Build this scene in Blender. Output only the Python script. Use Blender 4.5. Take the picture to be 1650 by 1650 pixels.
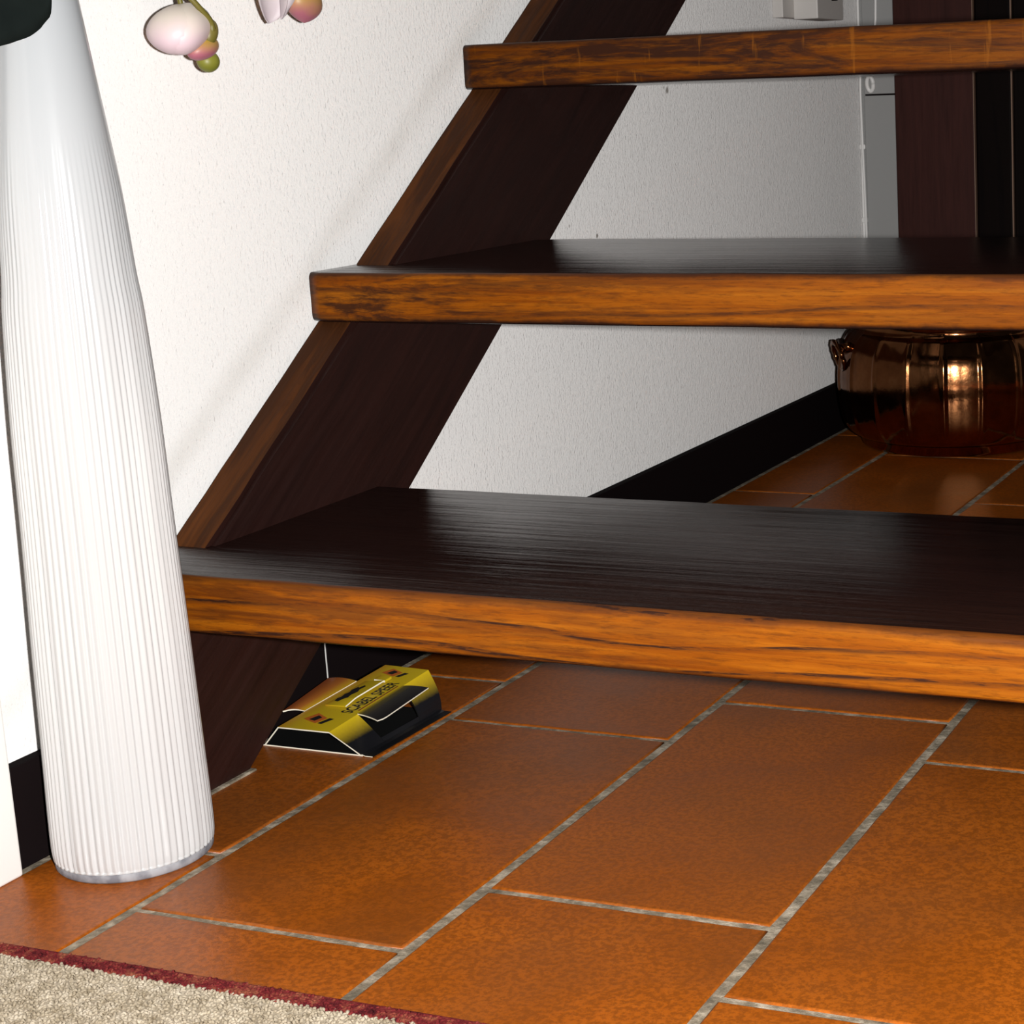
import bpy, bmesh, math, random
from mathutils import Vector, Matrix, noise
random.seed(7)
for o in list(bpy.data.objects):
    bpy.data.objects.remove(o, do_unlink=True)
S = bpy.context.scene
COL = S.collection
U = 0.5                       # metres per survey unit (camera height = 1 unit)

# ------------------------------------------------------------------ camera
def cam_axes(yaw, pitch, roll):
    F = Vector((math.sin(yaw)*math.cos(pitch), math.cos(yaw)*math.cos(pitch), math.sin(pitch)))
    R = Vector((math.cos(yaw), -math.sin(yaw), 0)); Up = R.cross(F)
    return (R*math.cos(roll)+Up*math.sin(roll), -R*math.sin(roll)+Up*math.cos(roll), F)
R_, U_, F_ = cam_axes(*(math.radians(a) for a in (-20.92278, -11.23236, -2.03053)))
CAM = Vector((0, 0, 1.0))*U
cd = bpy.data.cameras.new('camera'); cam = bpy.data.objects.new('camera', cd); COL.objects.link(cam)
m = Matrix((R_, U_, -F_)).transposed().to_4x4(); m.translation = CAM; cam.matrix_world = m
cd.sensor_fit = 'HORIZONTAL'; cd.sensor_width = 36; cd.lens = 2951.03/1650*36
cd.shift_x = (825-1326.262)/1650; cd.shift_y = -(825-730.809)/1650
cd.clip_start = 0.02; cd.clip_end = 50
S.camera = cam

# ------------------------------------------------------------------ world, flash, exposure
w = bpy.data.worlds.new('world'); S.world = w; w.use_nodes = True
bg = w.node_tree.nodes['Background']; bg.inputs[0].default_value = (1.0, 0.95, 0.9, 1); bg.inputs[1].default_value = 0.014
fl = bpy.data.lights.new('camera_flash', 'POINT'); fl.energy = 112; fl.shadow_soft_size = 0.012; fl.color = (1.0, 0.985, 0.965)
flo = bpy.data.objects.new('camera_flash', fl); COL.objects.link(flo)
flo.location = CAM + R_*0.07 + U_*0.004 + F_*0.01
vs = S.view_settings; vs.view_transform = 'Standard'; vs.look = 'None'; vs.gamma = 1; vs.use_curve_mapping = False
vs.exposure = 0.0

# ------------------------------------------------------------------ helpers
def tag(o, label=None, cat=None, group=None, kind=None):
    if label: o['label'] = label
    if cat: o['category'] = cat
    if group: o['group'] = group
    if kind: o['kind'] = kind
    return o
def link(name, me, mats, parent=None, smooth=False):
    o = bpy.data.objects.new(name, me); COL.objects.link(o)
    if mats is not None:
        for mt in (mats if isinstance(mats, (list, tuple)) else [mats]): me.materials.append(mt)
    if parent: o.parent = parent
    if smooth:
        for p in me.polygons: p.use_smooth = True
    return o
def empty(name, loc=(0, 0, 0)):
    o = bpy.data.objects.new(name, None); COL.objects.link(o); o.location = Vector(loc)*U; o.empty_display_size = .05
    return o
def pyd(name, vs_, fs, mats, parent=None, smooth=False, off=(0, 0, 0), scale=U):
    me = bpy.data.meshes.new(name)
    me.from_pydata([tuple((Vector(v)-Vector(off))*scale) for v in vs_], [], fs); me.update()
    return link(name, me, mats, parent, smooth)
def bm_obj(name, bm, mats, parent=None, smooth=False):
    bmesh.ops.recalc_face_normals(bm, faces=bm.faces)
    me = bpy.data.meshes.new(name); bm.to_mesh(me); bm.free()
    return link(name, me, mats, parent, smooth)
def box_bm(lo, hi, bev=0, seg=2, off=(0, 0, 0)):
    bm = bmesh.new(); bmesh.ops.create_cube(bm, size=1)
    lo = Vector(lo); hi = Vector(hi); off = Vector(off)
    for v in bm.verts: v.co = (Vector([lo[i]+(v.co[i]+.5)*(hi[i]-lo[i]) for i in range(3)])-off)*U
    if bev: bmesh.ops.bevel(bm, geom=list(bm.edges), offset=bev*U, segments=seg, affect='EDGES', profile=.5)
    return bm
def box(name, lo, hi, mats, parent=None, bev=0, seg=2, off=(0, 0, 0)):
    return bm_obj(name, box_bm(lo, hi, bev, seg, off), mats, parent)
def tube(name, pts, rad, mats, parent=None, n=10, off=(0, 0, 0), cap=True):
    pts = [Vector(p)-Vector(off) for p in pts]; vs_ = []; fs = []
    rads = rad if isinstance(rad, (list, tuple)) else [rad]*len(pts)
    prev = None
    for i, p in enumerate(pts):
        t = (pts[min(i+1, len(pts)-1)]-pts[max(i-1, 0)]).normalized()
        if prev is None: a = t.orthogonal().normalized()
        else: a = (prev-t*prev.dot(t)).normalized()
        prev = a; b = t.cross(a)
        for k in range(n):
            an = 2*math.pi*k/n; vs_.append(p+(a*math.cos(an)+b*math.sin(an))*rads[i])
    for i in range(len(pts)-1):
        for k in range(n):
            fs.append((i*n+k, i*n+(k+1) % n, (i+1)*n+(k+1) % n, (i+1)*n+k))
    if cap: fs.append(tuple(range(n))[::-1]); fs.append(tuple((len(pts)-1)*n+k for k in range(n)))
    return pyd(name, vs_, fs, mats, parent, True)
def spline(pts, n=8):
    pts = [Vector(p) for p in pts]; out = []
    for i in range(len(pts)-1):
        p0 = pts[max(i-1, 0)]; p1 = pts[i]; p2 = pts[i+1]; p3 = pts[min(i+2, len(pts)-1)]
        for k in range(n):
            t = k/n
            out.append(.5*((2*p1)+(p2-p0)*t+(2*p0-5*p1+4*p2-p3)*t*t+(-p0+3*p1-3*p2+p3)*t**3))
    out.append(pts[-1]); return out

# ------------------------------------------------------------------ materials
class N:
    def __init__(s, name):
        s.m = bpy.data.materials.new(name); s.m.use_nodes = True; s.t = s.m.node_tree
        s.b = s.t.nodes['Principled BSDF']
    def n(s, typ, **kw):
        x = s.t.nodes.new(typ)
        for k, v in kw.items():
            if k.startswith('i_'):
                key = k[2:]; key = int(key) if key.isdigit() else key.replace('_', ' ')
                x.inputs[key].default_value = v
            else: setattr(x, k, v)
        return x
    def l(s, a, b): s.t.links.new(a, b)
    def coords(s, scale=(1, 1, 1), rot=(0, 0, 0), kind='Object', rnd=True):
        tc = s.n('ShaderNodeTexCoord'); mp = s.n('ShaderNodeMapping')
        mp.inputs['Rotation'].default_value = rot; mp.inputs['Scale'].default_value = scale
        src = tc.outputs[kind]
        if rnd:
            oi = s.n('ShaderNodeObjectInfo'); vm = s.n('ShaderNodeVectorMath', operation='SCALE'); vm.inputs['Scale'].default_value = 13.0
            cb = s.n('ShaderNodeCombineXYZ'); s.l(oi.outputs['Random'], cb.inputs[0]); s.l(oi.outputs['Random'], cb.inputs[1]); s.l(oi.outputs['Random'], cb.inputs[2])
            s.l(cb.outputs[0], vm.inputs[0]); ad = s.n('ShaderNodeVectorMath', operation='ADD')
            s.l(src, ad.inputs[0]); s.l(vm.outputs[0], ad.inputs[1]); src = ad.outputs[0]
        s.l(src, mp.inputs['Vector']); return mp.outputs[0]
    def noise(s, vec, scale=5, detail=4, rough=.5, dist=0):
        x = s.n('ShaderNodeTexNoise'); s.l(vec, x.inputs['Vector'])
        x.inputs['Scale'].default_value = scale; x.inputs['Detail'].default_value = detail
        x.inputs['Roughness'].default_value = rough; x.inputs['Distortion'].default_value = dist
        return x.outputs['Fac']
    def ramp(s, fac, stops, interp='LINEAR'):
        x = s.n('ShaderNodeValToRGB'); cr = x.color_ramp; cr.interpolation = interp
        while len(cr.elements) < len(stops): cr.elements.new(.5)
        for e, (p, c) in zip(cr.elements, stops): e.position = p; e.color = (c if len(c) == 4 else (*c, 1)) if not isinstance(c, (int, float)) else (c, c, c, 1)
        s.l(fac, x.inputs[0]); return x.outputs[0]
    def mix(s, fac, a, b, mode='MIX'):
        x = s.n('ShaderNodeMix', data_type='RGBA', blend_type=mode)
        for v, i in ((fac, 0), (a, 6), (b, 7)):
            if isinstance(v, (int, float)): x.inputs[i].default_value = v
            elif isinstance(v, tuple): x.inputs[i].default_value = (*v, 1) if len(v) == 3 else v
            else: s.l(v, x.inputs[i])
        return x.outputs[2]
    def math(s, op, a, b=0.0):
        x = s.n('ShaderNodeMath', operation=op)
        for v, i in ((a, 0), (b, 1)):
            if isinstance(v, (int, float)): x.inputs[i].default_value = v
            else: s.l(v, x.inputs[i])
        return x.outputs[0]
    def bump(s, h, strength=.3, dist=.001):
        x = s.n('ShaderNodeBump'); x.inputs['Strength'].default_value = strength; x.inputs['Distance'].default_value = dist
        s.l(h, x.inputs['Height']); s.l(x.outputs[0], s.b.inputs['Normal'])
    def set(s, **kw):
        for k, v in kw.items():
            key = k.replace('_', ' ')
            if isinstance(v, (int, float)): s.b.inputs[key].default_value = v
            elif isinstance(v, tuple): s.b.inputs[key].default_value = (*v, 1) if len(v) == 3 else v
            else: s.l(v, s.b.inputs[key])
        return s

def plain(name, col, rough=.5, metal=0, **kw):
    x = N(name); x.set(Base_Color=col, Roughness=rough, Metallic=metal, **kw); return x.m

def mat_wall(name='wall_paint', col=(.735, .724, .714), marks=True):
    x = N(name); v = x.coords((1, 1, .7), rnd=False)
    n1 = x.noise(v, 330, 3, .6); n2 = x.noise(v, 5, 3, .5)
    c = x.mix(x.math('MULTIPLY', n2, .22), col, tuple(a*.86 for a in col))
    if marks:     # soft grey stripe alongside the stair string
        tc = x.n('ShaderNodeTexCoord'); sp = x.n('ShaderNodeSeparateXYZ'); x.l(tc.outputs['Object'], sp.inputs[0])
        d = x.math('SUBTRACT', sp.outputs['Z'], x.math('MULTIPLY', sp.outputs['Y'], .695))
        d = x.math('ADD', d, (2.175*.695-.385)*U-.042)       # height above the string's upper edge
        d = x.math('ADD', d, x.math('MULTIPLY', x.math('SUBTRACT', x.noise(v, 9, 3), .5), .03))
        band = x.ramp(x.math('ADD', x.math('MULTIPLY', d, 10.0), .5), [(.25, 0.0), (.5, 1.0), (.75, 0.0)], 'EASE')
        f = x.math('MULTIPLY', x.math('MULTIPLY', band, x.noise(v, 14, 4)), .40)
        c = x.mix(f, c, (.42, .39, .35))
        for (py, pz, rad, amt) in ((3.988, 1.012, .010, .8), (3.970, 1.018, .006, .5), (3.593, .7035, .006, .9), (3.47, .735, .004, .6)):   # nicks in the plaster
            vd = x.n('ShaderNodeVectorMath', operation='DISTANCE'); x.l(tc.outputs['Object'], vd.inputs[0]); vd.inputs[1].default_value = (XW*U, py*U, pz*U)
            dd = x.math('ADD', vd.outputs['Value'], x.math('MULTIPLY', x.math('SUBTRACT', x.noise(v, 160, 3), .5), rad*U*1.6))
            c = x.mix(x.math('MULTIPLY', x.ramp(x.math('DIVIDE', dd, rad*U), [(.45, 1.0), (1.0, 0.0)]), amt), c, (.16, .14, .12))
    x.set(Base_Color=c, Roughness=.8); x.b.inputs['Diffuse Roughness'].default_value = 1.0; x.b.inputs['Specular IOR Level'].default_value = .3
    x.bump(x.math('ADD', n1, x.math('MULTIPLY', x.noise(v, 120, 2), .5)), .9, .0027); return x.m

def mat_wood(name, dark, light, rot=(0, 0, 0), rough=.3, contrast=.5, coat=0.0, blot=0, bump=.35, spec=.5, lw=1.0, deep=0):
    """grain runs along the mapped X axis"""
    x = N(name)
    v0 = x.coords((1, 1, 1), rot)
    def sc(vec, s):
        q = x.n('ShaderNodeVectorMath', operation='MULTIPLY'); x.l(vec, q.inputs[0]); q.inputs[1].default_value = s; return q.outputs[0]
    fine = x.noise(sc(v0, (9, 160, 160)), 1, 6, .65, .3)
    mid = x.noise(sc(v0, (4.0, 30, 38)), 1, 5, .6, 1.2)
    wv = x.n('ShaderNodeTexWave', wave_type='BANDS', bands_direction='Z'); x.l(sc(v0, (.9, 3, 9)), wv.inputs['Vector'])
    wv.inputs['Scale'].default_value = 1.5; wv.inputs['Distortion'].default_value = 7; wv.inputs['Detail'].default_value = 3; wv.inputs['Detail Scale'].default_value = 1.2
    lines = x.ramp(wv.outputs['Fac'], [(.0, 1.0), (.10, .75), (.24, 0.0)])
    a = x.ramp(x.math('ADD', x.math('MULTIPLY', fine, .45), x.math('MULTIPLY', mid, .55)), [(.5-.22*(1-contrast)-.02, 1.0), (.60, 0.0)])
    f = x.math('MAXIMUM', x.math('MULTIPLY', a, .75), x.math('MULTIPLY', lines, x.math('MULTIPLY', x.ramp(fine, [(.3, .3), (.6, .95)]), lw)))
    if blot:
        b = x.noise(sc(v0, (5, 9, 30)), 1, 6, .7, .6); f = x.math('MAXIMUM', f, x.math('MULTIPLY', x.ramp(b, [(.50, 0.0), (.62, 1.0)]), blot))
    c = x.mix(f, light, dark)
    c = x.mix(x.math('MULTIPLY', x.noise(sc(v0, (3, 20, 20)), 1, 2), .5), c, tuple(a*.55 for a in light), 'MIX') if contrast > .3 else c
    x.set(Base_Color=c, Roughness=x.ramp(fine, [(.3, rough*.8), (.7, rough*1.35)]), Coat_Weight=coat, Coat_Roughness=.12)
    x.b.inputs['Specular IOR Level'].default_value = spec
    x.bump(x.math('ADD', fine, x.math('MULTIPLY', x.noise(sc(v0, (2.2, 70, 70)), 1, 3, .55), deep)) if deep else fine, bump, .0009); return x.m

def mat_tile():
    x = N('terracotta_tile'); v = x.coords((1, 1, 1))
    big = x.noise(v, 9, 5, .6, .4); fine = x.noise(v, 260, 3, .7); sp = x.noise(v, 900, 2, .6)
    c = x.ramp(big, [(.3, (.265, .064, .0045)), (.5, (.365, .088, .0055)), (.72, (.42, .108, .008))])
    c = x.mix(x.ramp(fine, [(.42, .75), (.58, 0.0)]), c, (.19, .048, .004))
    c = x.mix(x.ramp(sp, [(.70, 0.0), (.80, .55)]), c, (.62, .25, .09))
    c = x.mix(x.ramp(x.noise(v, 5.5, 4, .6), [(.46, 0.0), (.68, .55)]), c, (.17, .055, .014))
    oi = x.n('ShaderNodeObjectInfo'); c = x.mix(x.math('MULTIPLY', oi.outputs['Random'], .25), c, (.30, .072, .006))
    x.set(Base_Color=c, Roughness=x.ramp(big, [(.3, .30), (.7, .40)]))
    x.b.inputs['Specular IOR Level'].default_value = .19
    x.bump(x.math('ADD', fine, x.math('MULTIPLY', big, 1.5)), .20, .0012); return x.m
def mat_grout():
    x = N('grout'); v = x.coords((1, 1, 1), rnd=False)
    c = x.ramp(x.noise(v, 60, 6, .7), [(.3, (.085, .07, .045)), (.48, (.22, .18, .125)), (.68, (.55, .47, .36))])
    x.set(Base_Color=c, Roughness=.9); x.bump(x.noise(v, 240, 4, .7), .6, .002); return x.m

XW = -1.885
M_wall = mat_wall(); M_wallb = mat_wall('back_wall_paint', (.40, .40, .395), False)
M_white = plain('white_gloss_trim', (.84, .83, .80), .35)
def mat_nosing(name, tone=1.0, blot=.5, lines=.9, edge=.7, scratch=0.0, loc=(0, 0, 0), blotx=1.5):
    """worn varnished front edge of a tread: growth-ring lines, stains and rubbed, dirty arrises (local x along, z up)"""
    x = N(name); v0 = x.coords((1, 1, 1), rnd=False)
    for nd in x.t.nodes:
        if nd.bl_idname == 'ShaderNodeMapping': nd.inputs['Location'].default_value = loc
    def sc(s_):
        q = x.n('ShaderNodeVectorMath', operation='MULTIPLY'); x.l(v0, q.inputs[0]); q.inputs[1].default_value = s_; return q.outputs[0]
    fine = x.noise(sc((45, 200, 420)), 1, 4, .7); streak = x.noise(sc((5, 60, 190)), 1, 5, .6, .4)
    rings = x.noise(sc((1.5, 5, 9)), 1, 3.0, .45, .2); spz = x.n('ShaderNodeSeparateXYZ'); x.l(v0, spz.inputs[0])
    fr = x.math('FRACT', x.math('ADD', x.math('MULTIPLY', spz.outputs['Z'], 48.0), x.math('MULTIPLY', rings, 4.2))); ln = x.ramp(fr, [(.0, .0), (.76, .06), (.88, 1.0), (.95, 1.0), (1.0, .0)])
    ln = x.math('MULTIPLY', ln, x.ramp(x.math('ADD', x.math('MULTIPLY', fine, .5), x.math('MULTIPLY', streak, .5)), [(.42, .15), (.54, 1.0)]))
    ln = x.math('MULTIPLY', ln, x.ramp(x.noise(sc((4, 10, 16)), 1, 2), [(.30, .45), (.46, 1.0)]))
    c = x.ramp(streak, [(.32, (.19*tone, .042*tone, .0016*tone)), (.5, (.285*tone, .075*tone, .0024*tone)), (.68, (.37*tone, .112*tone, .005*tone))])
    c = x.mix(x.ramp(fine, [(.34, .6), (.5, 0.0)]), c, (.10*tone, .027*tone, .004*tone))
    dk = (.030, .0105, .0055)
    b = x.noise(sc((5, 12, 42)), 1, 7, .72, .8); b = x.math('ADD', b, x.math('MULTIPLY', x.math('SUBTRACT', x.noise(sc((40, 90, 160)), 1, 3), .5), .22))
    bl = x.math('MULTIPLY', x.ramp(b, [(.44, 0.0), (.57, 1.0)]), blot)
    tcx = x.n('ShaderNodeTexCoord'); spx = x.n('ShaderNodeSeparateXYZ'); x.l(tcx.outputs['Object'], spx.inputs[0])
    bl = x.math('MULTIPLY', bl, x.ramp(x.math('DIVIDE', spx.outputs['X'], blotx), [(.12, 1.0), (.42, .25)]))
    f = x.math('MAXIMUM', x.math('MULTIPLY', ln, lines), bl)
    tc = x.n('ShaderNodeTexCoord'); sp = x.n('ShaderNodeSeparateXYZ'); x.l(tc.outputs['Object'], sp.inputs[0])
    zz = x.math('ADD', sp.outputs['Z'], x.math('MULTIPLY', x.math('SUBTRACT', x.noise(sc((8, 8, 8)), 1, 6, .7), .5), .016))
    ed = x.ramp(x.math('DIVIDE', zz, .041), [(.03, 1.0), (.14, 0.0), (.86, 0.0), (.97, .8)])
    f = x.math('MAXIMUM', f, x.math('MULTIPLY', ed, edge))
    c = x.mix(f, c, dk)
    if scratch:
        q = x.noise(sc((120, 8, 16)), 1, 3, .6); c = x.mix(x.math('MULTIPLY', x.ramp(q, [(.62, 0.0), (.70, 1.0)]), scratch), c, (.46*tone, .15*tone, .012*tone))
    x.set(Base_Color=c, Roughness=x.ramp(fine, [(.3, .36), (.7, .5)])); x.b.inputs['Specular IOR Level'].default_value = .1
    x.bump(x.math('ADD', fine, streak), .3, .0007); return x.m
M_front1 = mat_nosing('worn_nosing_bright', .86, .5, 1.0, .75, 0.0, (.4, 3.1, 1.7))
M_front2 = mat_nosing('worn_nosing_streaked', .86, .9, .8, 1.0, 0.0, (2.3, 1.1, 5.2), .95)
M_front3 = mat_nosing('worn_nosing_scratched', .56, .95, .7, 1.0, .45, (5.3, .7, 3.3), 2.6)
M_tread = mat_wood('dark_varnished_tread', (.008, .0042, .004), (.018, .0075, .006), contrast=.2, rough=.15, bump=.5, lw=.5, spec=.14, deep=2.0)
sl = math.atan(.695)
M_str = mat_wood('dark_string_side', (.008, .0034, .003), (.025, .0082, .0062), rot=(-sl, 0, 0), contrast=.2, rough=.42, spec=.3, lw=.3)
def restrung(m):   # grain along the slope (local Y,Z plane): swap so mapped X is the slope
    for nd in m.node_tree.nodes:
        if nd.bl_idname == 'ShaderNodeMapping': nd.inputs['Rotation'].default_value = (0, 0, 0)
    return m
M_strf = mat_wood('worn_string_edge', (.016, .006, .003), (.125, .040, .010), rot=(-sl, 0, 0), contrast=.9, blot=.6, rough=.6, bump=.8, spec=.1, lw=.4)
for mt in (M_str, M_strf):
    for nd in list(mt.node_tree.nodes):
        if nd.bl_idname == 'ShaderNodeMapping':
            # slope axis first, then swing it onto X
            nt = mt.node_tree; mp2 = nt.nodes.new('ShaderNodeMapping'); mp2.inputs['Rotation'].default_value = (0, 0, -math.pi/2)
            for lk in list(nt.links):
                if lk.from_node == nd: nt.links.new(mp2.outputs[0], lk.to_socket)
            nt.links.new(nd.outputs[0], mp2.inputs['Vector'])
M_base = plain('black_brown_baseboard', (.008, .0052, .0055), .8, Specular_IOR_Level=.03)
M_post = mat_wood('dark_door_frame', (.024, .009, .0078), (.055, .018, .0145), rot=(0, math.pi/2, 0), contrast=.3, rough=.5, bump=.15, spec=.12, lw=.35)
M_door = mat_wood('black_brown_door', (.004, .0025, .0025), (.006, .0035, .003), rot=(0, math.pi/2, 0), contrast=.2, rough=.5, bump=.1, spec=.04)
M_tile = mat_tile(); M_grout = mat_grout()

# ------------------------------------------------------------------ room shell
XW = -1.885; YB = 5.345
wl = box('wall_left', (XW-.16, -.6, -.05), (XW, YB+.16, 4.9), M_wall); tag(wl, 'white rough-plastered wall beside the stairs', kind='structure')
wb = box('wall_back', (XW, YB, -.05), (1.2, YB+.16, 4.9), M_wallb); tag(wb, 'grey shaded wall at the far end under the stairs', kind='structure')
fo = box('floor', (XW, -.6, -.06), (1.2, YB, -.0024), M_grout); tag(fo, 'floor of terracotta tiles with grey grout', kind='structure')

GR = .0160; GC = .0120
cols = [(-1.860, -1.631, 1.906, .767), (-1.631, -1.223, 1.730, .748), (-1.223, -.816, 1.912, .760), (-.816, -.409, 1.732, .765),
        (-.409, -.002, 1.92, .76), (-.002, .405, 1.735, .76), (.405, .81, 1.92, .76), (.81, 1.19, 1.74, .76)]
tile_mesh = {}
def tile_me(wd, ln):
    """slab with a slightly uneven outline and a soft worn edge"""
    key = (round(wd, 3), round(ln, 3))
    if key not in tile_mesh or len(tile_mesh[key]) < 2:
        sd = random.uniform(0, 50); pts = []; nl = max(3, int(ln/.055)); nw = max(3, int(wd/.055)); hx, hy = wd/2, ln/2
        for k in range(nl): pts.append((hx, -hy+ln*k/nl))
        for k in range(nw): pts.append((hx-wd*k/nw, hy))
        for k in range(nl): pts.append((-hx, hy-ln*k/nl))
        for k in range(nw): pts.append((-hx+wd*k/nw, -hy))
        vs_ = []; fs = []; n = len(pts)
        for ins, z in ((0, -.028), (0, -.0022), (.0010, -.0008), (.0030, 0)):
            for (px, py) in pts:
                jit = .0016*noise.noise(Vector((px*14+sd, py*14, 3)))+.0009*noise.noise(Vector((px*45+sd, py*45, 8)))
                k = 1-(ins+abs(jit))/hx if abs(px) >= abs(py)*0 else 1
                vs_.append((px*(1-(ins+jit)/hx), py*(1-(ins+jit)/hy), z))
        for r in range(3):
            for k in range(n): fs.append((r*n+k, r*n+(k+1) % n, (r+1)*n+(k+1) % n, (r+1)*n+k))
        fs.append(tuple(3*n+k for k in range(n)))
        me = bpy.data.meshes.new('tile'); me.from_pydata([tuple(Vector(v)*U) for v in vs_], [], fs); me.update(); me.materials.append(M_tile)
        for p_ in me.polygons: p_.use_smooth = len(p_.vertices) == 4
        tile_mesh.setdefault(key, []).append(me); return me
    return random.choice(tile_mesh[key])
for ci, (x0, x1, y0, p) in enumerate(cols):
    k = -4
    while y0+k*p < YB:
        a = max(y0+k*p, -.55); b = min(y0+(k+1)*p, YB-.012); k += 1
        if b-a < .06: continue
        xa = x0+(GR/2 if ci else .004)
        t = bpy.data.objects.new('tile', tile_me(x1-GR/2-xa, b-a-GC)); COL.objects.link(t); t.parent = fo
        t.location = Vector(((xa+x1-GR/2)/2, (a+b)/2, random.uniform(-.0003, .0006)))*U
        t.rotation_euler = (random.uniform(-.0006, .0006), random.uniform(-.0006, .0006), random.uniform(-.004, .004))

box('mortar', (-1.806, 2.02, -.004), (-1.7905, 2.19, .0035), M_grout, fo, .002)
bb = bpy.data.objects.new('baseboard_left', None); COL.objects.link(bb); tag(bb, 'black-brown baseboard along the white wall', kind='structure')
for a, b in ((1.774, 2.484), (2.4895, YB)):
    box('board', (XW, a, 0.0), (-1.866, b, .1445), M_base, bb, .0012)
box('filler', (XW, 2.483, 0.002), (-1.868, 2.4905, .143), M_white, bb)
b2 = box('baseboard_back', (XW+.019, YB-.019, 0), (-1.757, YB, .1445), M_base, None, .003); tag(b2, 'black-brown baseboard stub behind the copper pot', kind='structure')
t1 = box('trim_1', (XW, 1.60, 0), (-1.850, 1.772, 4.2), M_white, None, .004, 3); tag(t1, 'white door casing left of the vase', kind='structure')
t2 = box('trim_2', (-1.757, YB-.045, 0), (-1.512, YB, 4.2), M_post, None, .004, 2); tag(t2, 'dark brown wooden door post on the back wall', kind='structure')
dr = bpy.data.objects.new('door_1', None); COL.objects.link(dr); tag(dr, 'almost black boarded door beside the brown post', kind='structure')
M_glint = plain('pale_edge_glint', (.20, .12, .08), .6)  # pale strips paint in the bright glints along post and board edges
xb = -1.512
box('edge_glint', (-1.5135, YB-.0465, .3), (-1.5110, YB-.030, 4.1), M_glint, dr)
for i, wd in enumerate((.113, .17, .17, .17, .17)):
    box('plank', (xb, YB-.028+.002*(i % 2), .01), (xb+wd-.004, YB, 4.1), M_door, dr, .006, 2); box('edge_glint', (xb+wd-.0045, YB-.030, .01), (xb+wd-.0005, YB-.010, 4.1), M_glint, dr); xb += wd
t3 = bpy.data.objects.new('trim_3', None); COL.objects.link(t3); tag(t3, 'narrow grey panel strip between the corner and the door post', kind='structure')
M_pan = plain('grey_panel', (.36, .36, .355), .6)
box('panel', (-1.866, YB-.010, .1445), (-1.757, YB, .9770), M_pan, t3, .002)
box('gap_shade', (-1.864, YB-.004, .972), (-1.757, YB-.001, .9855), M_base, t3)  # dark strip paints in the shade of the open gap between panels
box('panel', (-1.866, YB-.010, .9815), (-1.757, YB, 4.2), M_pan, t3, .002)

# ------------------------------------------------------------------ staircase
ST = empty('staircase', (XW, 2.0, 0)); so = (XW, 2.0, 0)
tag(ST, 'open-riser wooden staircase with dark treads and worn orange front edges', 'staircase')
def tread(yf, yb, zb, zt, mf, xl=-1.880, xr=-.10):
    off = (xl, yf, zb); L = xr-xl; nx = 72
    ht = zt-zb; dp = yb-yf; r = .010
    # rounded nosing profile in (y, z), front edge worn and slightly wavy
    prof = []; mats = []
    def arc(cy, cz, a0, a1, n, mt):
        for k in range(n+1):
            a = math.radians(a0+(a1-a0)*k/n); prof.append((cy+r*math.cos(a), cz+r*math.sin(a))); mats.append(mt)
    arc(r, r, 270, 180, 4, 1); arc(r, ht-r, 180, 90, 4, 1)
    arc(dp-r, ht-r, 90, 0, 3, 0); arc(dp-r, r, 0, -90, 3, 0)
    n = len(prof); vs_ = []; fs = []; fm = []
    for i in range(nx+1):
        x = L*i/nx
        for (y, z) in prof:
            wob = .0016*noise.noise(Vector((x*9, z*40, yf*7))) if y < .03 else 0
            e = min(x, L-x); rr = .012
            ins = (rr-math.sqrt(max(rr*rr-(rr-e)**2, 0))) if e < rr else 0
            vs_.append((x, y+wob+(ins if y < dp/2 else -ins), z+.0008*noise.noise(Vector((x*7, y*9, zt)))))
    # finer spacing near the ends
    for i in range(nx):
        for k in range(n):
            k2 = (k+1) % n
            fs.append((i*n+k, i*n+k2, (i+1)*n+k2, (i+1)*n+k)); fm.append(1 if (mats[k] == 1 and mats[k2] == 1 and 2 <= k < 9) else 0)
    fs.append(tuple(range(n))[::-1]); fm.append(0); fs.append(tuple(nx*n+k for k in range(n))); fm.append(0)
    o = pyd('tread', vs_, fs, [M_tread, mf], ST, False)
    o.location = (Vector(off)-Vector(so))*U
    for p, mi in zip(o.data.polygons, fm): p.material_index = mi
    bm = bmesh.new(); bm.from_mesh(o.data); bmesh.ops.recalc_face_normals(bm, faces=bm.faces); bm.to_mesh(o.data); bm.free()
    for p in o.data.polygons: p.use_smooth = len(p.vertices) == 4
    return o
tread(2.000, 2.590, .2805, .3640, M_front1)
tread(2.5388, 3.185, .6495, .7315, M_front2)
tread(3.0730, 3.700, 1.0230, 1.1060, M_front3)

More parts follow.
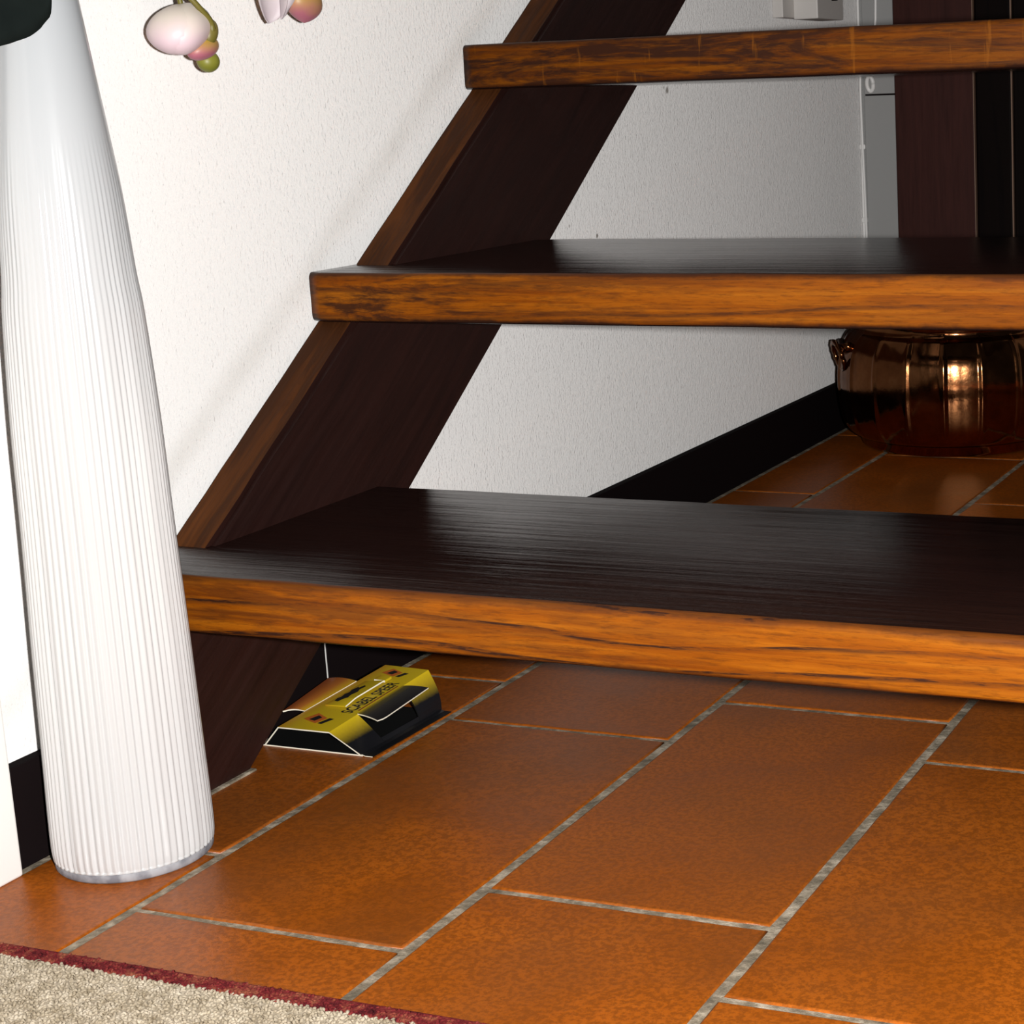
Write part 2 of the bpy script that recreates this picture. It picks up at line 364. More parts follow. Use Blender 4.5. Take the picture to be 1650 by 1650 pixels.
def string(x0, x1):
    up = lambda y: .385+.695*(y-2.175); lo = lambda y: .3427+.692*(y-2.6732)
    yt = 4.62
    prof = [(2.02, 0), (2.178, 0), (yt+.35, lo(yt+.35)), (yt, up(yt)), (2.02, up(2.02))]
    bm = bmesh.new(); ax = [bm.verts.new((Vector((x0, y, z))-Vector(so))*U) for y, z in prof]; bx = [bm.verts.new((Vector((x1, y, z))-Vector(so))*U) for y, z in prof]
    n = len(prof); bm.faces.new(ax); bm.faces.new(bx[::-1])
    for i in range(n): bm.faces.new((ax[i], bx[i], bx[(i+1) % n], ax[(i+1) % n]))
    bmesh.ops.recalc_face_normals(bm, faces=bm.faces)
    for f in bm.faces: f.material_index = 1 if abs(f.normal.x) < .2 and f.normal.y < -.2 else 0
    up_e = [e for e in bm.edges if abs((e.verts[0].co-e.verts[1].co).normalized().z) > .2 and len({round(v.co.x, 4) for v in e.verts}) == 1
            and any(f.material_index == 1 for f in e.link_faces) and e.verts[0].co.y != e.verts[1].co.y]
    bmesh.ops.bevel(bm, geom=up_e, offset=.008*U, segments=2, affect='EDGES')
    bmesh.ops.subdivide_edges(bm, edges=[e for e in bm.edges if e.calc_length() > .5], cuts=60)
    for v in bm.verts:       # dents along the upper edges
        yy = v.co.y/U+so[1]; zz = v.co.z/U
        if abs(zz-up(yy)) < .02 and v.co.z > .02: v.co.x += .0022*noise.noise(Vector((yy*11, 1, x0)))*(.4 if x1 < -1 else 1); v.co.y += .0016*noise.noise(Vector((yy*17, 5, v.co.x*60)))
    me = bpy.data.meshes.new('string_board'); bm.to_mesh(me); bm.free()
    return link('string_board', me, [M_str, M_strf], ST)
string(XW+.006, -1.799)
string(-.19, -.104)

# ------------------------------------------------------------------ ribbed white floor vase
VC = (-1.753, 1.8765, 0)
V = empty('floor_vase', VC); tag(V, 'tall white ribbed porcelain vase standing on the tiles by the wall', 'vase')
def mat_vase():
    x = N('white_porcelain'); v = x.coords((1, 1, .25), rnd=False)
    tc = x.n('ShaderNodeTexCoord'); sp = x.n('ShaderNodeSeparateXYZ'); x.l(tc.outputs['Object'], sp.inputs[0])
    g = x.ramp(sp.outputs['Z'], [(.28, (.56, .56, .56)), (.48, (.43, .455, .475)), (.58, (.34, .37, .395))])     # base colour turns darker and bluer towards the neck
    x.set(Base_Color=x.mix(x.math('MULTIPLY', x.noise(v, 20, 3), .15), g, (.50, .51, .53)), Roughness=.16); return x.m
M_vase = mat_vase()
prof = [(.0, .012), (.096, .012), (.1045, .0135), (.1060, .03), (.1055, .08), (.1035, .16), (.1005, .30), (.0970, .42), (.0950, .50), (.0925, .61), (.0865, .745), (.0815, .80), (.0750, .90), (.0655, .99), (.0585, 1.05), (.0480, 1.144), (.0400, 1.22), (.0375, 1.27), (.0400, 1.31), (.0470, 1.335), (.0440, 1.336), (.0340, 1.30), (.0310, 1.22), (.0380, 1.10)]
pp = [Vector((r, z, 0)) for r, z in prof[2:16]]
fine = [(0.0, .012), (.098, .012)]+[(p.x, p.y) for p in spline(pp, 5)]+prof[16:]
NF = 66; SEG = NF*6; vs_ = []; fs = []
for (r, z) in fine:
    fade = max(0, min(1, (.98-z)/.45))*(1 if .014 < z < 1.2 else 0)
    for k in range(SEG):
        a = 2*math.pi*k/SEG; ph = (k % 6)/6
        fl_ = -.0046*fade*(1-(ph/.67 if ph < .67 else (1-ph)/.33))*(.7+.6*noise.noise(Vector((k//6*1.7, z*.6, 0))))
        vs_.append((math.cos(a)*(r+fl_ if r > 0 else 0), math.sin(a)*(r+fl_ if r > 0 else 0), z))
for i in range(len(fine)-1):
    for k in range(SEG): fs.append((i*SEG+k, i*SEG+(k+1) % SEG, (i+1)*SEG+(k+1) % SEG, (i+1)*SEG+k))
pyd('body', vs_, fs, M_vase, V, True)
ring = [(.085, 0), (.1005, 0), (.1030, .003), (.1035, .0115), (.1025, .0125), (.085, .0125)]
vs_ = []; fs = []
for r, z in ring:
    for k in range(96): vs_.append((r*math.cos(2*math.pi*k/96), r*math.sin(2*math.pi*k/96), z))
for i in range(len(ring)):
    j = (i+1) % len(ring)
    for k in range(96): fs.append((i*96+k, i*96+(k+1) % 96, j*96+(k+1) % 96, j*96+k))
ft = pyd('foot_ring', vs_, fs, None, V, True)
xg = N('unglazed_foot'); xg.set(Base_Color=xg.ramp(xg.noise(xg.coords((1, 1, 1)), 90, 4), [(.35, (.16, .16, .18)), (.65, (.34, .34, .36))]), Roughness=.8); ft.data.materials.append(xg.m)
ft['label'] = 'grey unglazed foot ring'

# ------------------------------------------------------------------ orchid in the vase
OR = empty('orchid_plant', (VC[0], VC[1], 1.30)); oo = (VC[0], VC[1], 1.30)
tag(OR, 'orchid spray with pale pink blossoms drooping from the white vase', 'plant')
def petal_mat(name, c1, c2, scale=40, trans=0):
    x = N(name); v = x.coords((1, 1, 1)); tc = x.n('ShaderNodeTexCoord'); sp = x.n('ShaderNodeSeparateXYZ'); x.l(tc.outputs['Generated'], sp.inputs[0])
    f = x.math('ADD', sp.outputs['Z'], x.math('MULTIPLY', x.math('SUBTRACT', x.noise(v, scale, 4), .5), .6))
    x.set(Base_Color=x.ramp(f, [(.2, c1), (.75, c2)]), Roughness=.45, Transmission_Weight=trans)
    x.b.inputs['Subsurface Weight'].default_value = .0; return x.m
M_pet = petal_mat('pale_petal', (.72, .56, .62), (.74, .66, .58)); M_thin = petal_mat('greyish_petal', (.52, .46, .49), (.60, .57, .57))
M_pink = petal_mat('pink_bud', (.40, .13, .18), (.46, .30, .05))
M_green = petal_mat('green_bud', (.16, .17, .02), (.22, .22, .03)); M_stem = petal_mat('olive_stem', (.14, .12, .02), (.20, .16, .04))
M_leaf = N('dark_leaf'); M_leaf.set(Base_Color=M_leaf.ramp(M_leaf.noise(M_leaf.coords((1, 1, 1)), 30), [(.3, (.004, .007, .007)), (.7, (.008, .012, .011))]), Roughness=.6); M_leaf.b.inputs['Specular IOR Level'].default_value = .15; M_leaf = M_leaf.m
def blob(name, c, rx, ry, rz, mat, tip=0.0, tilt=0.0, ridges=0, amp=.0, parent=OR, n=28, mrings=18, tilt_x=0.0):
    vs_ = []; fs = []
    for i in range(mrings+1):
        th = math.pi*i/mrings
        for k in range(n):
            a = 2*math.pi*k/n
            q = 1+amp*math.cos(ridges*a+1.3*th) if ridges else 1
            s = math.sin(th)**(1+tip*(1 if th > math.pi/2 else 0))
            vs_.append(Vector((rx*s*q*math.cos(a), ry*s*q*math.sin(a), rz*math.cos(th))))
    for i in range(mrings):
        for k in range(n): fs.append((i*n+k, i*n+(k+1) % n, (i+1)*n+(k+1) % n, (i+1)*n+k))
    rt = Matrix.Rotation(tilt, 3, 'X') @ Matrix.Rotation(tilt_x, 3, 'Y')
    o = pyd(name, [rt@v for v in vs_], fs, mat, parent, True); o.location = (Vector(c)-Vector(oo))*U
    bm = bmesh.new(); bm.from_mesh(o.data); bmesh.ops.remove_doubles(bm, verts=bm.verts, dist=1e-6); bmesh.ops.recalc_face_normals(bm, faces=bm.faces); bm.to_mesh(o.data); bm.free()
    return o
XO = -1.80
def sheet(name, c, length, width, mat, curl=.35, dirv=(0, .3, -1), nrm=(1, 0, 0), parent=OR, cup=.25, thick=.0025, pointed=1.0):
    """curved petal or leaf with thickness; grows from c along dirv, facing nrm"""
    d = Vector(dirv).normalized(); nn = Vector(nrm); nn = (nn-d*nn.dot(d)).normalized(); s = d.cross(nn)
    vs_ = []; fs = []; A, B = 14, 9
    for sd in (0, 1):
        for i in range(A+1):
            t = i/A; wv = width*math.sin(math.pi*min(1, t**.75*.97+.03))**(.7*pointed)
            for j in range(B):
                q = (j/(B-1)*2-1)
                p = d*(length*t)+s*(wv*q)+nn*(-curl*length*t*t+cup*wv*(q*q)-.0)
                vs_.append(p+nn*(thick*(sd-.5)))
    W = (A+1)*B
    for i in range(A):
        for j in range(B-1):
            a = i*B+j; fs.append((a, a+1, a+B+1, a+B)); fs.append((W+a, W+a+B, W+a+B+1, W+a+1))
    for i in range(A):
        for j in (0, B-1):
            a = i*B+j; fs.append((a, a+B, W+a+B, W+a))
    for j in range(B-1):
        for i in (0, A):
            a = i*B+j; fs.append((a, a+1, W+a+1, W+a))
    o = pyd(name, vs_, fs, mat, parent, True); o.location = (Vector(c)-Vector(oo))*U
    bm = bmesh.new(); bm.from_mesh(o.data); bmesh.ops.recalc_face_normals(bm, faces=bm.faces); bm.to_mesh(o.data); bm.free()
    return o
# spray stems
def ostem(pts, r=.0045): return tube('stem', spline(pts, 8), r, M_stem, OR, 8, oo)
ostem([(VC[0], VC[1], 1.20), (VC[0]-.005, VC[1]+.03, 1.42), (XO, 2.03, 1.43), (XO, 2.15, 1.27), (XO+.012, 2.172, 1.190), (XO+.030, 2.198, 1.150), (XO+.034, 2.222, 1.124), (XO+.026, 2.224, 1.100)], [.0042]*50+[.0055]*7)
ostem([(VC[0], VC[1], 1.20), (VC[0]-.01, VC[1]+.05, 1.46), (XO, 2.18, 1.48), (XO, 2.38, 1.32), (XO, 2.44, 1.21), (XO, 2.485, 1.185)], .0042)
ostem([(XO, 2.15, 1.27), (XO, 2.19, 1.20), (XO, 2.202, 1.15)], .004)
ostem([(XO, 2.38, 1.32), (XO, 2.41, 1.25), (XO, 2.412, 1.19)], .004)
# closed pale blossom: core plus wrapping petals
bl = blob('blossom', (XO, 2.193, 1.1165), .040, .050, .0335, M_pet, 0, .35, 3, .05)
b2_ = blob('petal', (XO+.012, 2.180, 1.113), .036, .0475, .0325, M_pet, 0, .5, 3, .07); b2_.parent = bl; b2_.location = Vector((.006, .002, .000))*U
blob('bud', (XO+.014, 2.2225, 1.0905), .020, .030, .0165, M_pink, 0, .30, 2, .06)
blob('calyx', (XO+.026, 2.227, 1.112), .011, .0125, .019, M_stem, 0, -.35)
blob('bud', (XO, 2.2495, 1.0715), .0155, .0178, .0160, M_green, .1)
blob('bud', (XO, 2.4915, 1.162), .026, .036, .031, M_pink, .6, -.12, 2, .04)
p1 = sheet('petal', (XO, 2.412, 1.21), .081, .036, M_thin, .12, (0, -.05, -1), (1, -.3, 0), cup=.5)
p2 = sheet('petal', (XO+.010, 2.417, 1.215), .080, .030, M_thin, .1, (.05, .1, -1), (1, .5, 0), cup=.6)
# dark strap leaves folding over the rim; the lowest curls its tip back in front of the neck
LEAFPTS = [(-1.69, 1.6586, 1.237), (-1.69, 1.6513, 1.1756), (-1.69, 1.6907, 1.1304), (-1.69, 1.7528, 1.1358), (-1.69, 1.7938, 1.1457), (-1.69, 1.8287, 1.155)]
def ribbon(name, pts, widths, mat, nrm, thick=.006):
    cl = spline(pts, 8); nseg = len(cl); nn = Vector(nrm).normalized(); vs_ = []; fs = []; B = 7
    for i, p in enumerate(cl):
        t = (cl[min(i+1, nseg-1)]-cl[max(i-1, 0)]).normalized(); sd = t.cross(nn).normalized(); q = i/(nseg-1)*(len(widths)-1); k = min(int(q), len(widths)-2); wd = widths[k]+(widths[k+1]-widths[k])*(q-k)
        for face in (0, 1):
            for j in range(B):
                u = j/(B-1)*2-1; vs_.append(p+sd*(wd*u)+nn*(wd*.12*u*u+thick*(face-.5)))
    for i in range(nseg-1):
        for j in range(B-1):
            a = i*2*B+j; b = a+2*B; fs.append((a, a+1, b+1, b)); fs.append((a+B, b+B, b+B+1, a+B+1))
        for j in (0, B-1): a = i*2*B+j; b = a+2*B; fs.append((a, b, b+B, a+B))
    for i in (0, nseg-1):
        for j in range(B-1): a = i*2*B+j; fs.append((a, a+1, a+B+1, a+B))
    o = pyd(name, vs_, fs, mat, OR, True, oo)
    bm = bmesh.new(); bm.from_mesh(o.data); bmesh.ops.recalc_face_normals(bm, faces=bm.faces); bm.to_mesh(o.data); bm.free(); return o
lf = ribbon('leaf', LEAFPTS, [.010, .028, .040, .045, .047, .047, .045, .040, .031, .004], M_leaf, (.93, -.36, 0))
lf['label'] = 'nearly black strap leaf hanging over the vase'
tube('leaf_stalk', spline([(VC[0], VC[1], 1.24), (VC[0]+.01, VC[1]-.02, 1.345), (-1.715, 1.76, 1.345), LEAFPTS[0]], 6), .006, M_leaf, OR, 8, oo)
sheet('leaf', (VC[0]+.01, VC[1]+.01, 1.32), .30, .045, M_leaf, .25, (.5, .5, 1.0), (.3, .6, -.3), cup=.2, thick=.005)
sheet('leaf', (VC[0]-.005, VC[1]-.02, 1.32), .28, .045, M_leaf, .2, (-.1, -.5, 1.0), (.3, -.6, -.3), cup=.2, thick=.005)

# ------------------------------------------------------------------ cardboard insect trap
TR = empty('insect_trap', (-1.745, 2.395, 0)); to = Vector((-1.745, 2.395, 0))
tag(TR, 'yellow and black folded cardboard insect trap under the lowest step', 'trap')
FLc, FRc, RLc, RRc = (Vector(v) for v in ((-1.82, 2.285, .0345), (-1.723, 2.285, .0350), (-1.762, 2.505, .0735), (-1.678, 2.505, .0715)))
def top(s, t, h=0): return FLc.lerp(FRc, s).lerp(RLc.lerp(RRc, s), t)+Vector((0, 0, h))
def floorR(t): return Vector((-1.664+.006*t, 2.285+.22*t, .0012))
def floorL(t): return Vector((-1.850+.02*t, 2.285+.22*t, .0012))
def mat_print(name, stops, axis, noise_amt=.06):
    x = N(name); uv = x.n('ShaderNodeUVMap'); sp = x.n('ShaderNodeSeparateXYZ'); x.l(uv.outputs[0], sp.inputs[0])
    v = x.coords((1, 1, 1)); f = x.math('ADD', sp.outputs[axis], x.math('MULTIPLY', x.math('SUBTRACT', x.noise(v, 500, 2), .5), noise_amt))
    x.set(Base_Color=x.ramp(f, stops), Roughness=.35); return x.m
YEL = (.56, .40, .012); BLK = (.008, .008, .010); RED = (.30, .07, .02)
M_top = mat_print('yellow_print', [(0.0, (.40, .20, .015)), (.25, (.46, .31, .012)), (.9, YEL)], 'X')
M_side = mat_print('yellow_to_black_print', [(0.0, YEL), (.22, (.36, .25, .012)), (.52, BLK)], 'X')
M_porch = mat_print('black_flap_print', [(0.0, (.46, .32, .012)), (.16, (.10, .08, .02)), (.45, (.03, .03, .028)), (1.0, BLK)], 'X')
M_lflap = mat_print('red_flap_print', [(0.0, (.44, .26, .012)), (.35, (.34, .11, .02)), (1.0, RED)], 'X')
M_edge = plain('white_card_edge', (.85, .80, .66), .8)
M_card = plain('dark_inner_card', (.006, .006, .006), .8, Specular_IOR_Level=.1)
M_ink = plain('black_ink', (.010, .009, .010), .5); M_inkr = plain('red_ink', (.22, .03, .02), .5); M_inko = plain('orange_ink', (.42, .10, .015), .5)
def card(name, grid, mats, th=.0022, parent=TR, white=('u0', 'u1', 'v0', 'v1')):
    """grid of points [u][v] -> thin sheet with white cut edges; grid[u][v]; uv=(u,v)"""
    A = len(grid); B = len(grid[0]); vs_ = []; fs = []; fm = []
    def nrm(i, j):
        a = grid[min(i+1, A-1)][j]-grid[max(i-1, 0)][j]; b = grid[i][min(j+1, B-1)]-grid[i][max(j-1, 0)]
        q = a.cross(b); q = q if q.length > 1e-9 else Vector((0, 0, 1)); return q.normalized()
    for sd in (0, 1):
        for i in range(A):
            for j in range(B): vs_.append(grid[i][j]-nrm(i, j)*(th*sd)-to)
    W = A*B; uvs = [(i/(A-1), j/(B-1)) for i in range(A) for j in range(B)]*2
    for i in range(A-1):
        for j in range(B-1):
            a = i*B+j; fs.append((a, a+B, a+B+1, a+1)); fm.append(0); fs.append((W+a, W+a+1, W+a+B+1, W+a+B)); fm.append(2)
    for i in range(A-1):
        for j in (0, B-1): a = i*B+j; fs.append((a, a+B, W+a+B, W+a)); fm.append(1 if ('v0' if j == 0 else 'v1') in white else 2)
    for j in range(B-1):
        for i in (0, A-1): a = i*B+j; fs.append((a, a+1, W+a+1, W+a)); fm.append(1 if ('u0' if i == 0 else 'u1') in white else 2)
    o = pyd(name, vs_, fs, mats, parent)
    uvl = o.data.uv_layers.new(name='UVMap')
    for p, mi in zip(o.data.polygons, fm):
        p.material_index = mi
        for li, vi in zip(p.loop_indices, p.vertices): uvl.data[li].uv = uvs[vi]
    return o
def lin(a, b, n): return [a+(b-a)*k/n for k in range(n+1)]
NT = 20; TT = lin(0, 1, NT)
def bow(t): return .0
# base sheet, top, slopes
card('base_sheet', [[Vector((x, 2.285+.22*t, .0026)) for t in TT] for x in lin(-1.852, -1.664, 4)], [M_card, M_edge, M_card])
card('top_panel', [[top(s, t) for t in TT] for s in lin(0, 1, 8)], [M_top, M_edge, M_card])
hL = (.24, .72); hR = (.275, .725)
# right slope: with the punched porch opening between hR
def slopeR(k, t):
    a = top(1, t); b = floorR(t); p = a.lerp(b, k); p += Vector((.010, 0, -.004))*math.sin(math.pi*k)*(.2+.8*t)*(.7); return p
def slopeL(k, t): return top(0, t).lerp(floorL(t), k)
ks = lin(0, 1, 8)
def sec(fn, ta, tb, k0, k1, n=6): return [[fn(k, t) for t in lin(ta, tb, n)] for k in lin(k0, k1, 8)]
card('right_slope', sec(slopeR, 0, hR[0], 0, 1), [M_side, M_edge, M_card], white=('v0',))
card('right_slope', sec(slopeR, hR[1], 1, 0, 1), [M_side, M_edge, M_card], white=())
M_slit = M_card
M_sill = mat_print('black_print', [(0, BLK), (1, BLK)], 'X')
card('right_sill', sec(slopeR, hR[0]+.004, hR[1]-.004, .80, 1, 8), [M_sill, M_edge, M_card], white=())
card('right_skirt', [[floorR(t)+Vector((d, -.002, .0015+(.002 if d == 0 else 0))) for t in TT] for d in lin(0, .020, 3)], [M_sill, M_edge, M_card], white=('v0',), th=.0012)
card('left_slope', [[slopeL(k, t) for t in lin(0, hL[0], 6)] for k in ks][::-1], [M_lflap, M_edge, M_card])
card('left_slope', [[slopeL(k, t) for t in lin(hL[1], 1, 6)] for k in ks][::-1], [M_lflap, M_edge, M_card])
# lifted flaps
def flapR(k, t):
    tt = (t-hR[0])/(hR[1]-hR[0]); a = top(1, t, .0012); out = Vector((-1.656, 2.326, .0450)).lerp(Vector((-1.646, 2.454, .0600)), tt)
    rnd_ = .10*max(0, 1-tt/.14)**2
    return a.lerp(out, k*(1-rnd_ if k > .9 else 1))+Vector((0, 0, .0015*math.sin(math.pi*k)))
fr = card('right_flap', [[flapR(k, t) for t in lin(hR[0], hR[1], 14)] for k in lin(0, 1, 8)], [M_porch, M_edge, M_card]); fr['label'] = 'black lifted flap with a white cut edge'
def flapL(k, t):
    tt = (t-hL[0])/(hL[1]-hL[0]); a = top(0, t, .0012); out = Vector((-1.836, 2.321, .0475)).lerp(Vector((-1.834, 2.444, .0640)), tt)
    return a.lerp(out, k)+Vector((0, 0, .003*math.sin(math.pi*k)))
fl2 = card('left_flap', [[flapL(k, t) for k in lin(0, 1, 8)] for t in lin(hL[0], hL[1], 10)], [M_lflap, M_edge, M_card])
uvd = fl2.data.uv_layers[0].data
for d in uvd: d.uv = (d.uv[1], d.uv[0])
fl2['label'] = 'reddish lifted flap towards the stair string'
# centre tab, one long edge proud of the top
TB = lambda s, t: .0026+.0050*max(0, (s-.2)/.42)*min(1, max(0, (t-.32)/.12))
card('centre_tab', [[top(s, t, TB(s, t)) for t in lin(.34, .72, 12)] for s in lin(.20, .62, 6)], [M_top, M_edge, M_top], white=('u1',))
card('rear_tab', [[top(s, t, .0055) for t in lin(.735, .80, 3)] for s in lin(.36, .60, 3)], [M_top, M_edge, M_top], white=('v0',), th=.004)
def decal(name, st, mat, h=.0030, parent=TR):
    return pyd(name, [top(s, t, h)-to for s, t in st], [tuple(range(len(st)))], mat, parent)
# insect silhouette, lozenges and the red rule
bug = [(.27, .395), (.36, .385), (.40, .42), (.46, .44), (.43, .48), (.47, .53), (.42, .57), (.45, .615), (.38, .64), (.33, .60), (.29, .62), (.25, .57), (.285, .53), (.25, .50), (.28, .46), (.245, .43)]
pyd('insect_print', [top(s, t, TB(s, t)+.0007)-to for s, t in bug], [tuple(range(len(bug)))], M_ink, TR)
def lozenge(s, t, w_=.21, l_=.075):
    decal('lozenge_print', [(s-w_, t-l_*.4), (s+w_*.55, t-l_), (s+w_*.9, t+l_*.1), (s-w_*.5, t+l_*.85)], M_inko)
    decal('lozenge_print', [(s-w_*.45, t-l_*.45), (s+w_*.2, t-l_*.62), (s+w_*.42, t+l_*.08), (s-w_*.15, t+l_*.42)], M_ink, .0034)
    decal('lozenge_print', [(s+w_*.72, t-l_*.95), (s+w_*1.15, t-l_*1.05), (s+w_*1.55, t+l_*.05), (s+w_*1.08, t+l_*.15)], M_ink)
lozenge(.46, .15); lozenge(.46, .885, .22, .06)
decal('red_rule', [(.955, .30), (.985, .30), (.985, .70), (.955, .70)], M_inkr)
def lettering(txt, s0, s1, t0, t1, mat, h=.0034):
    cu = bpy.data.curves.new('lettering', 'FONT'); cu.body = txt; cu.size = 1.0; cu.resolution_u = 3; cu.offset = .022
    ob = bpy.data.objects.new('lettering_tmp', cu); COL.objects.link(ob); bpy.context.view_layer.update()
    me = bpy.data.meshes.new_from_object(ob.evaluated_get(bpy.context.evaluated_depsgraph_get()))
    bpy.data.objects.remove(ob); xs = [v.co.x for v in me.vertices]; ys = [v.co.y for v in me.vertices]
    x0, x1, y0, y1 = min(xs), max(xs), min(ys), max(ys)
    for v in me.vertices:
        t = t0+(t1-t0)*(v.co.x-x0)/(x1-x0); s = s1+(s0-s1)*(v.co.y-y0)/(y1-y0)
        v.co = (top(s, t, h)-to)*U
    me.materials.clear(); link('lettering', me, mat, TR)
lettering('SCABEL SPEER', .70, .93, .25, .74, M_ink)
lettering('MMMMMMMMMMMM', .075, .14, .30, .68, M_inkr) if False else None

# ------------------------------------------------------------------ copper pot
PC = (-1.4816, 4.95, 0)
PT = empty('copper_pot', PC); tag(PT, 'dark ribbed copper pot on the floor at the far end under the stairs', 'pot')
def mat_copper():
    x = N('old_copper'); v = x.coords((1, 1, 1))
    n1 = x.noise(v, 18, 5, .65); n2 = x.noise(v, 120, 3, .6)
    c = x.ramp(n1, [(.3, (.19, .072, .030)), (.6, (.38, .16, .062)), (.8, (.55, .26, .11))])
    x.set(Base_Color=c, Metallic=1.0, Roughness=x.ramp(n1, [(.3, .07), (.7, .20)])); x.bump(x.math('ADD', x.math('MULTIPLY', n2, .4), x.math('MULTIPLY', n1, .7)), .10, .003); return x.m
M_cop = mat_copper()
pr = [(.0, .004), (.235, .004), (.262, .006), (.270, .014), (.272, .030), (.283, .036), (.300, .048), (.320, .084), (.331, .138), (.3345, .190), (.332, .235), (.324, .281), (.305, .318), (.288, .335), (.283, .352), (.298, .372), (.318, .385), (.315, .392), (.290, .380), (.274, .352), (.290, .30), (.312, .2), (.29, .06), (0, .02)]
prs = [pr[0], pr[1], pr[2], pr[3], pr[4]]+[(p.x, p.y) for p in spline([Vector((a, b, 0)) for a, b in pr[5:14]], 5)]+pr[14:]
SEG = 400; NR = 20; vs_ = []; fs = []; ph0 = math.atan2(-PC[1], -PC[0])-math.radians(5.5)
for (r, z) in prs:
    am = max(0, min(1, (z-.036)/.03))*max(0, min(1, (.345-z)/.03)) if r > .27 else 0
    for k in range(SEG):
        a = 2*math.pi*k/SEG; q = ((a-ph0)/(2*math.pi)*NR+.5) % 1-.5
        d = .0060*math.exp(-(q/.05)**2)-.004*abs(q)**2
        rr = r+d*am if r > 0 else 0
        vs_.append((rr*math.cos(a), rr*math.sin(a), z))
for i in range(len(prs)-1):
    for k in range(SEG): fs.append((i*SEG+k, i*SEG+(k+1) % SEG, (i+1)*SEG+(k+1) % SEG, (i+1)*SEG+k))
pyd('body', vs_, fs, M_cop, PT, True)
for sgn in (-1, 1):      # cast ears with twisted ring handles
    an = math.atan2(-PC[1], -PC[0])-sgn*1.28
    d = Vector((math.cos(an), math.sin(an), 0)); sd = Vector((-d.y, d.x, 0))
    lug = tube('handle_mount', [d*(.318)+sd*(-.05)+Vector((0, 0, .300)), d*.326+Vector((0, 0, .287)), d*.318+sd*.05+Vector((0, 0, .300))], [.012, .016, .012], M_cop, PT, 10)
    ringp = [d*(.338+.012*math.sin(math.pi*k/24*2))+sd*(.048*math.cos(2*math.pi*k/24))+Vector((0, 0, .268+.040*math.sin(2*math.pi*k/24))) for k in range(25)]
    tube('ring_handle', ringp, [.0065+.0018*(k % 2) for k in range(25)], M_cop, PT, 8)
# ------------------------------------------------------------------ small wall fittings
MB = empty('meter_box', (XW, 4.668, 1.19)); mo = (XW, 4.668, 1.19); tag(MB, 'pale plastic electrical box on the white wall near the far corner', 'box')
M_pl = plain('pale_plastic', (.66, .63, .60), .5)
box('back_plate', (XW, 4.668, 1.1925), (-1.8545, 5.02, 1.62), M_pl, MB, .002, 2, mo)
box('cover', (-1.8545, 4.744, 1.1885), (-1.784, 4.949, 1.60), M_pl, MB, .003, 2, mo)
kn = tube('knob', [(-1.7845, 4.86, 1.252), (-1.770, 4.86, 1.252)], .014, M_base, MB, 14, mo)
M_cab = plain('white_cable', (.92, .91, .89), .4)
ca = tube('cable', spline([(-1.8800, YB-.008, .02), (-1.8795, YB-.008, .55), (-1.8785, YB-.008, 1.04), (-1.8775, YB-.008, 1.6)], 6), .0046, M_cab, None, 8); tag(ca, 'white cable running straight down in the far corner', 'cable', 'cables in the far corner')
cb_ = tube('cable', spline([(-1.8690, YB-.016, .02), (-1.8690, YB-.016, .5543), (-1.8735, YB-.016, .85), (-1.8735, YB-.016, 1.041), (-1.850, YB-.016, 1.13), (-1.8205, YB-.016, 1.2), (-1.8205, YB-.016, 1.6)], 6), .0042, M_cab, None, 8); tag(cb_, 'white cable bending to the right beside the straight one', 'cable', 'cables in the far corner')
for i, (z, lab) in enumerate(((.825, 'upper small white clip holding the corner cables'), (.603, 'lower small white clip holding the corner cables'))):
    bm = box_bm((-1.8845, YB-.017, z-.008), (-1.866, YB-.001, z+.008), .003, 2); c_ = bm_obj('cable_clip', bm, M_cab); tag(c_, lab, 'clip', 'cable clips')
hk = [Vector((-1.8429+.010*math.cos(a), YB-.018-.004*math.sin(a), 1.012+.022*math.sin(a))) for a in [2*math.pi*k/20 for k in range(21)]]
h_ = empty('wall_hook', (-1.8429, YB, 1.02)); tag(h_, 'small white oval hook on the grey strip beside the corner cables', 'hook')
tube('loop', hk, .0065, M_cab, h_, 8, (-1.8429, YB, 1.02)); box('plate', (-1.853, YB-.013, 1.034), (-1.833, YB-.009, 1.052), M_cab, h_, .002, 1, (-1.8429, YB, 1.02))

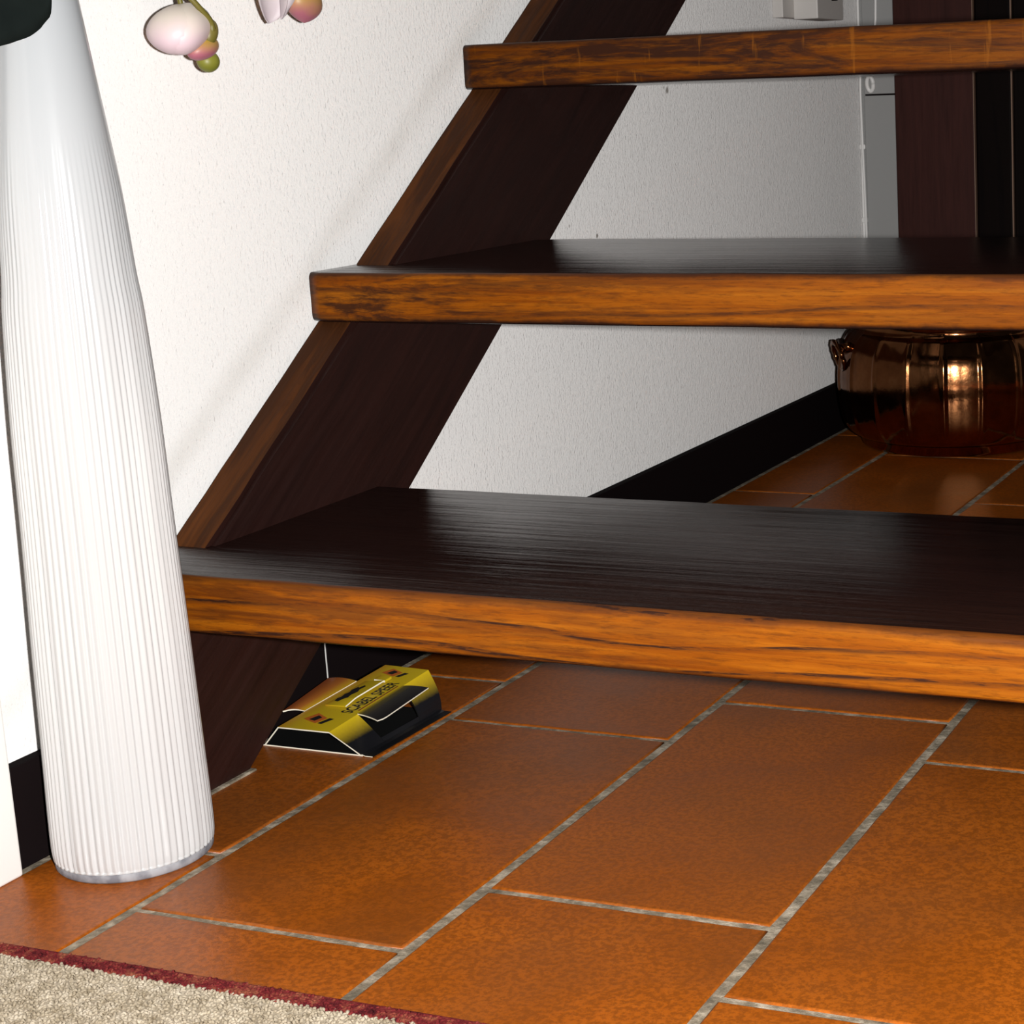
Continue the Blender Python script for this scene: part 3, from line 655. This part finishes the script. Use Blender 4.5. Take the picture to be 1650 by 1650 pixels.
# ------------------------------------------------------------------ rug
RG = empty('rug', (-.95, .9, 0)); ro = Vector((-.95, .9, 0)); tag(RG, 'beige pile rug with a thin red border in front of the vase', 'rug')
def mat_pile(name, stops, sc=110):
    x = N(name); v = x.coords((1, 1, 1), rnd=False); x.set(Base_Color=x.ramp(x.noise(v, sc, 4, .75), stops), Roughness=.95)
    x.b.inputs['Specular IOR Level'].default_value = .1; return x.m
M_beige = mat_pile('beige_pile', [(.3, (.24, .19, .125)), (.5, (.38, .32, .235)), (.68, (.50, .435, .34))])
M_red = mat_pile('red_border_pile', [(.36, (.055, .007, .009)), (.5, (.15, .016, .018)), (.66, (.24, .075, .04))])
RX0, RX1, RY0, RY1 = -1.80, .10, .25, 1.588
box('backing', (RX0, RY0, 0.0), (RX1, RY1-.026, .010), M_beige, RG, .002, 2, ro)
def edge_strip(x0, x1, y0, y1): return box('border', (x0, y0, 0.0), (x1, y1, .0115), M_red, RG, .004, 3, ro)
edge_strip(RX0, RX1, RY1-.026, RY1)
def pile(name, x0, x1, y0, y1, step, z0, hgt, mat):
    vs_ = []; fs = []; y = y0
    while y < y1:
        x = x0
        while x < x1:
            px = x+random.uniform(-.4, .4)*step; py = min(y+random.uniform(-.4, .4)*step, y1); h = hgt*random.uniform(.6, 1.15)
            a = random.uniform(0, 6.28); lx, ly = random.uniform(-.5, .5)*step, random.uniform(-.5, .5)*step; r = step*.62; b = len(vs_)
            for k in range(4): vs_.append((px+r*math.cos(a+k*1.571), py+r*math.sin(a+k*1.571), z0))
            for k in range(4): vs_.append((px+lx+r*.75*math.cos(a+.5+k*1.571), py+ly+r*.75*math.sin(a+.5+k*1.571), z0+h*.75))
            vs_.append((px+lx*1.3, py+ly*1.3, z0+h))
            for k in range(4):
                k2 = (k+1) % 4; fs.append((b+k, b+k2, b+4+k2, b+4+k)); fs.append((b+4+k, b+4+k2, b+8))
            x += step
        y += step
    o = pyd(name, vs_, fs, mat, RG, True, ro); tag(o, kind='stuff'); return o
pile('pile', RX0, -.70, 1.30, RY1-.026, .0050, .009, .0042, M_beige)
pile('border_pile', RX0, -.70, RY1-.026, RY1-.004, .0048, .0098, .0036, M_red)
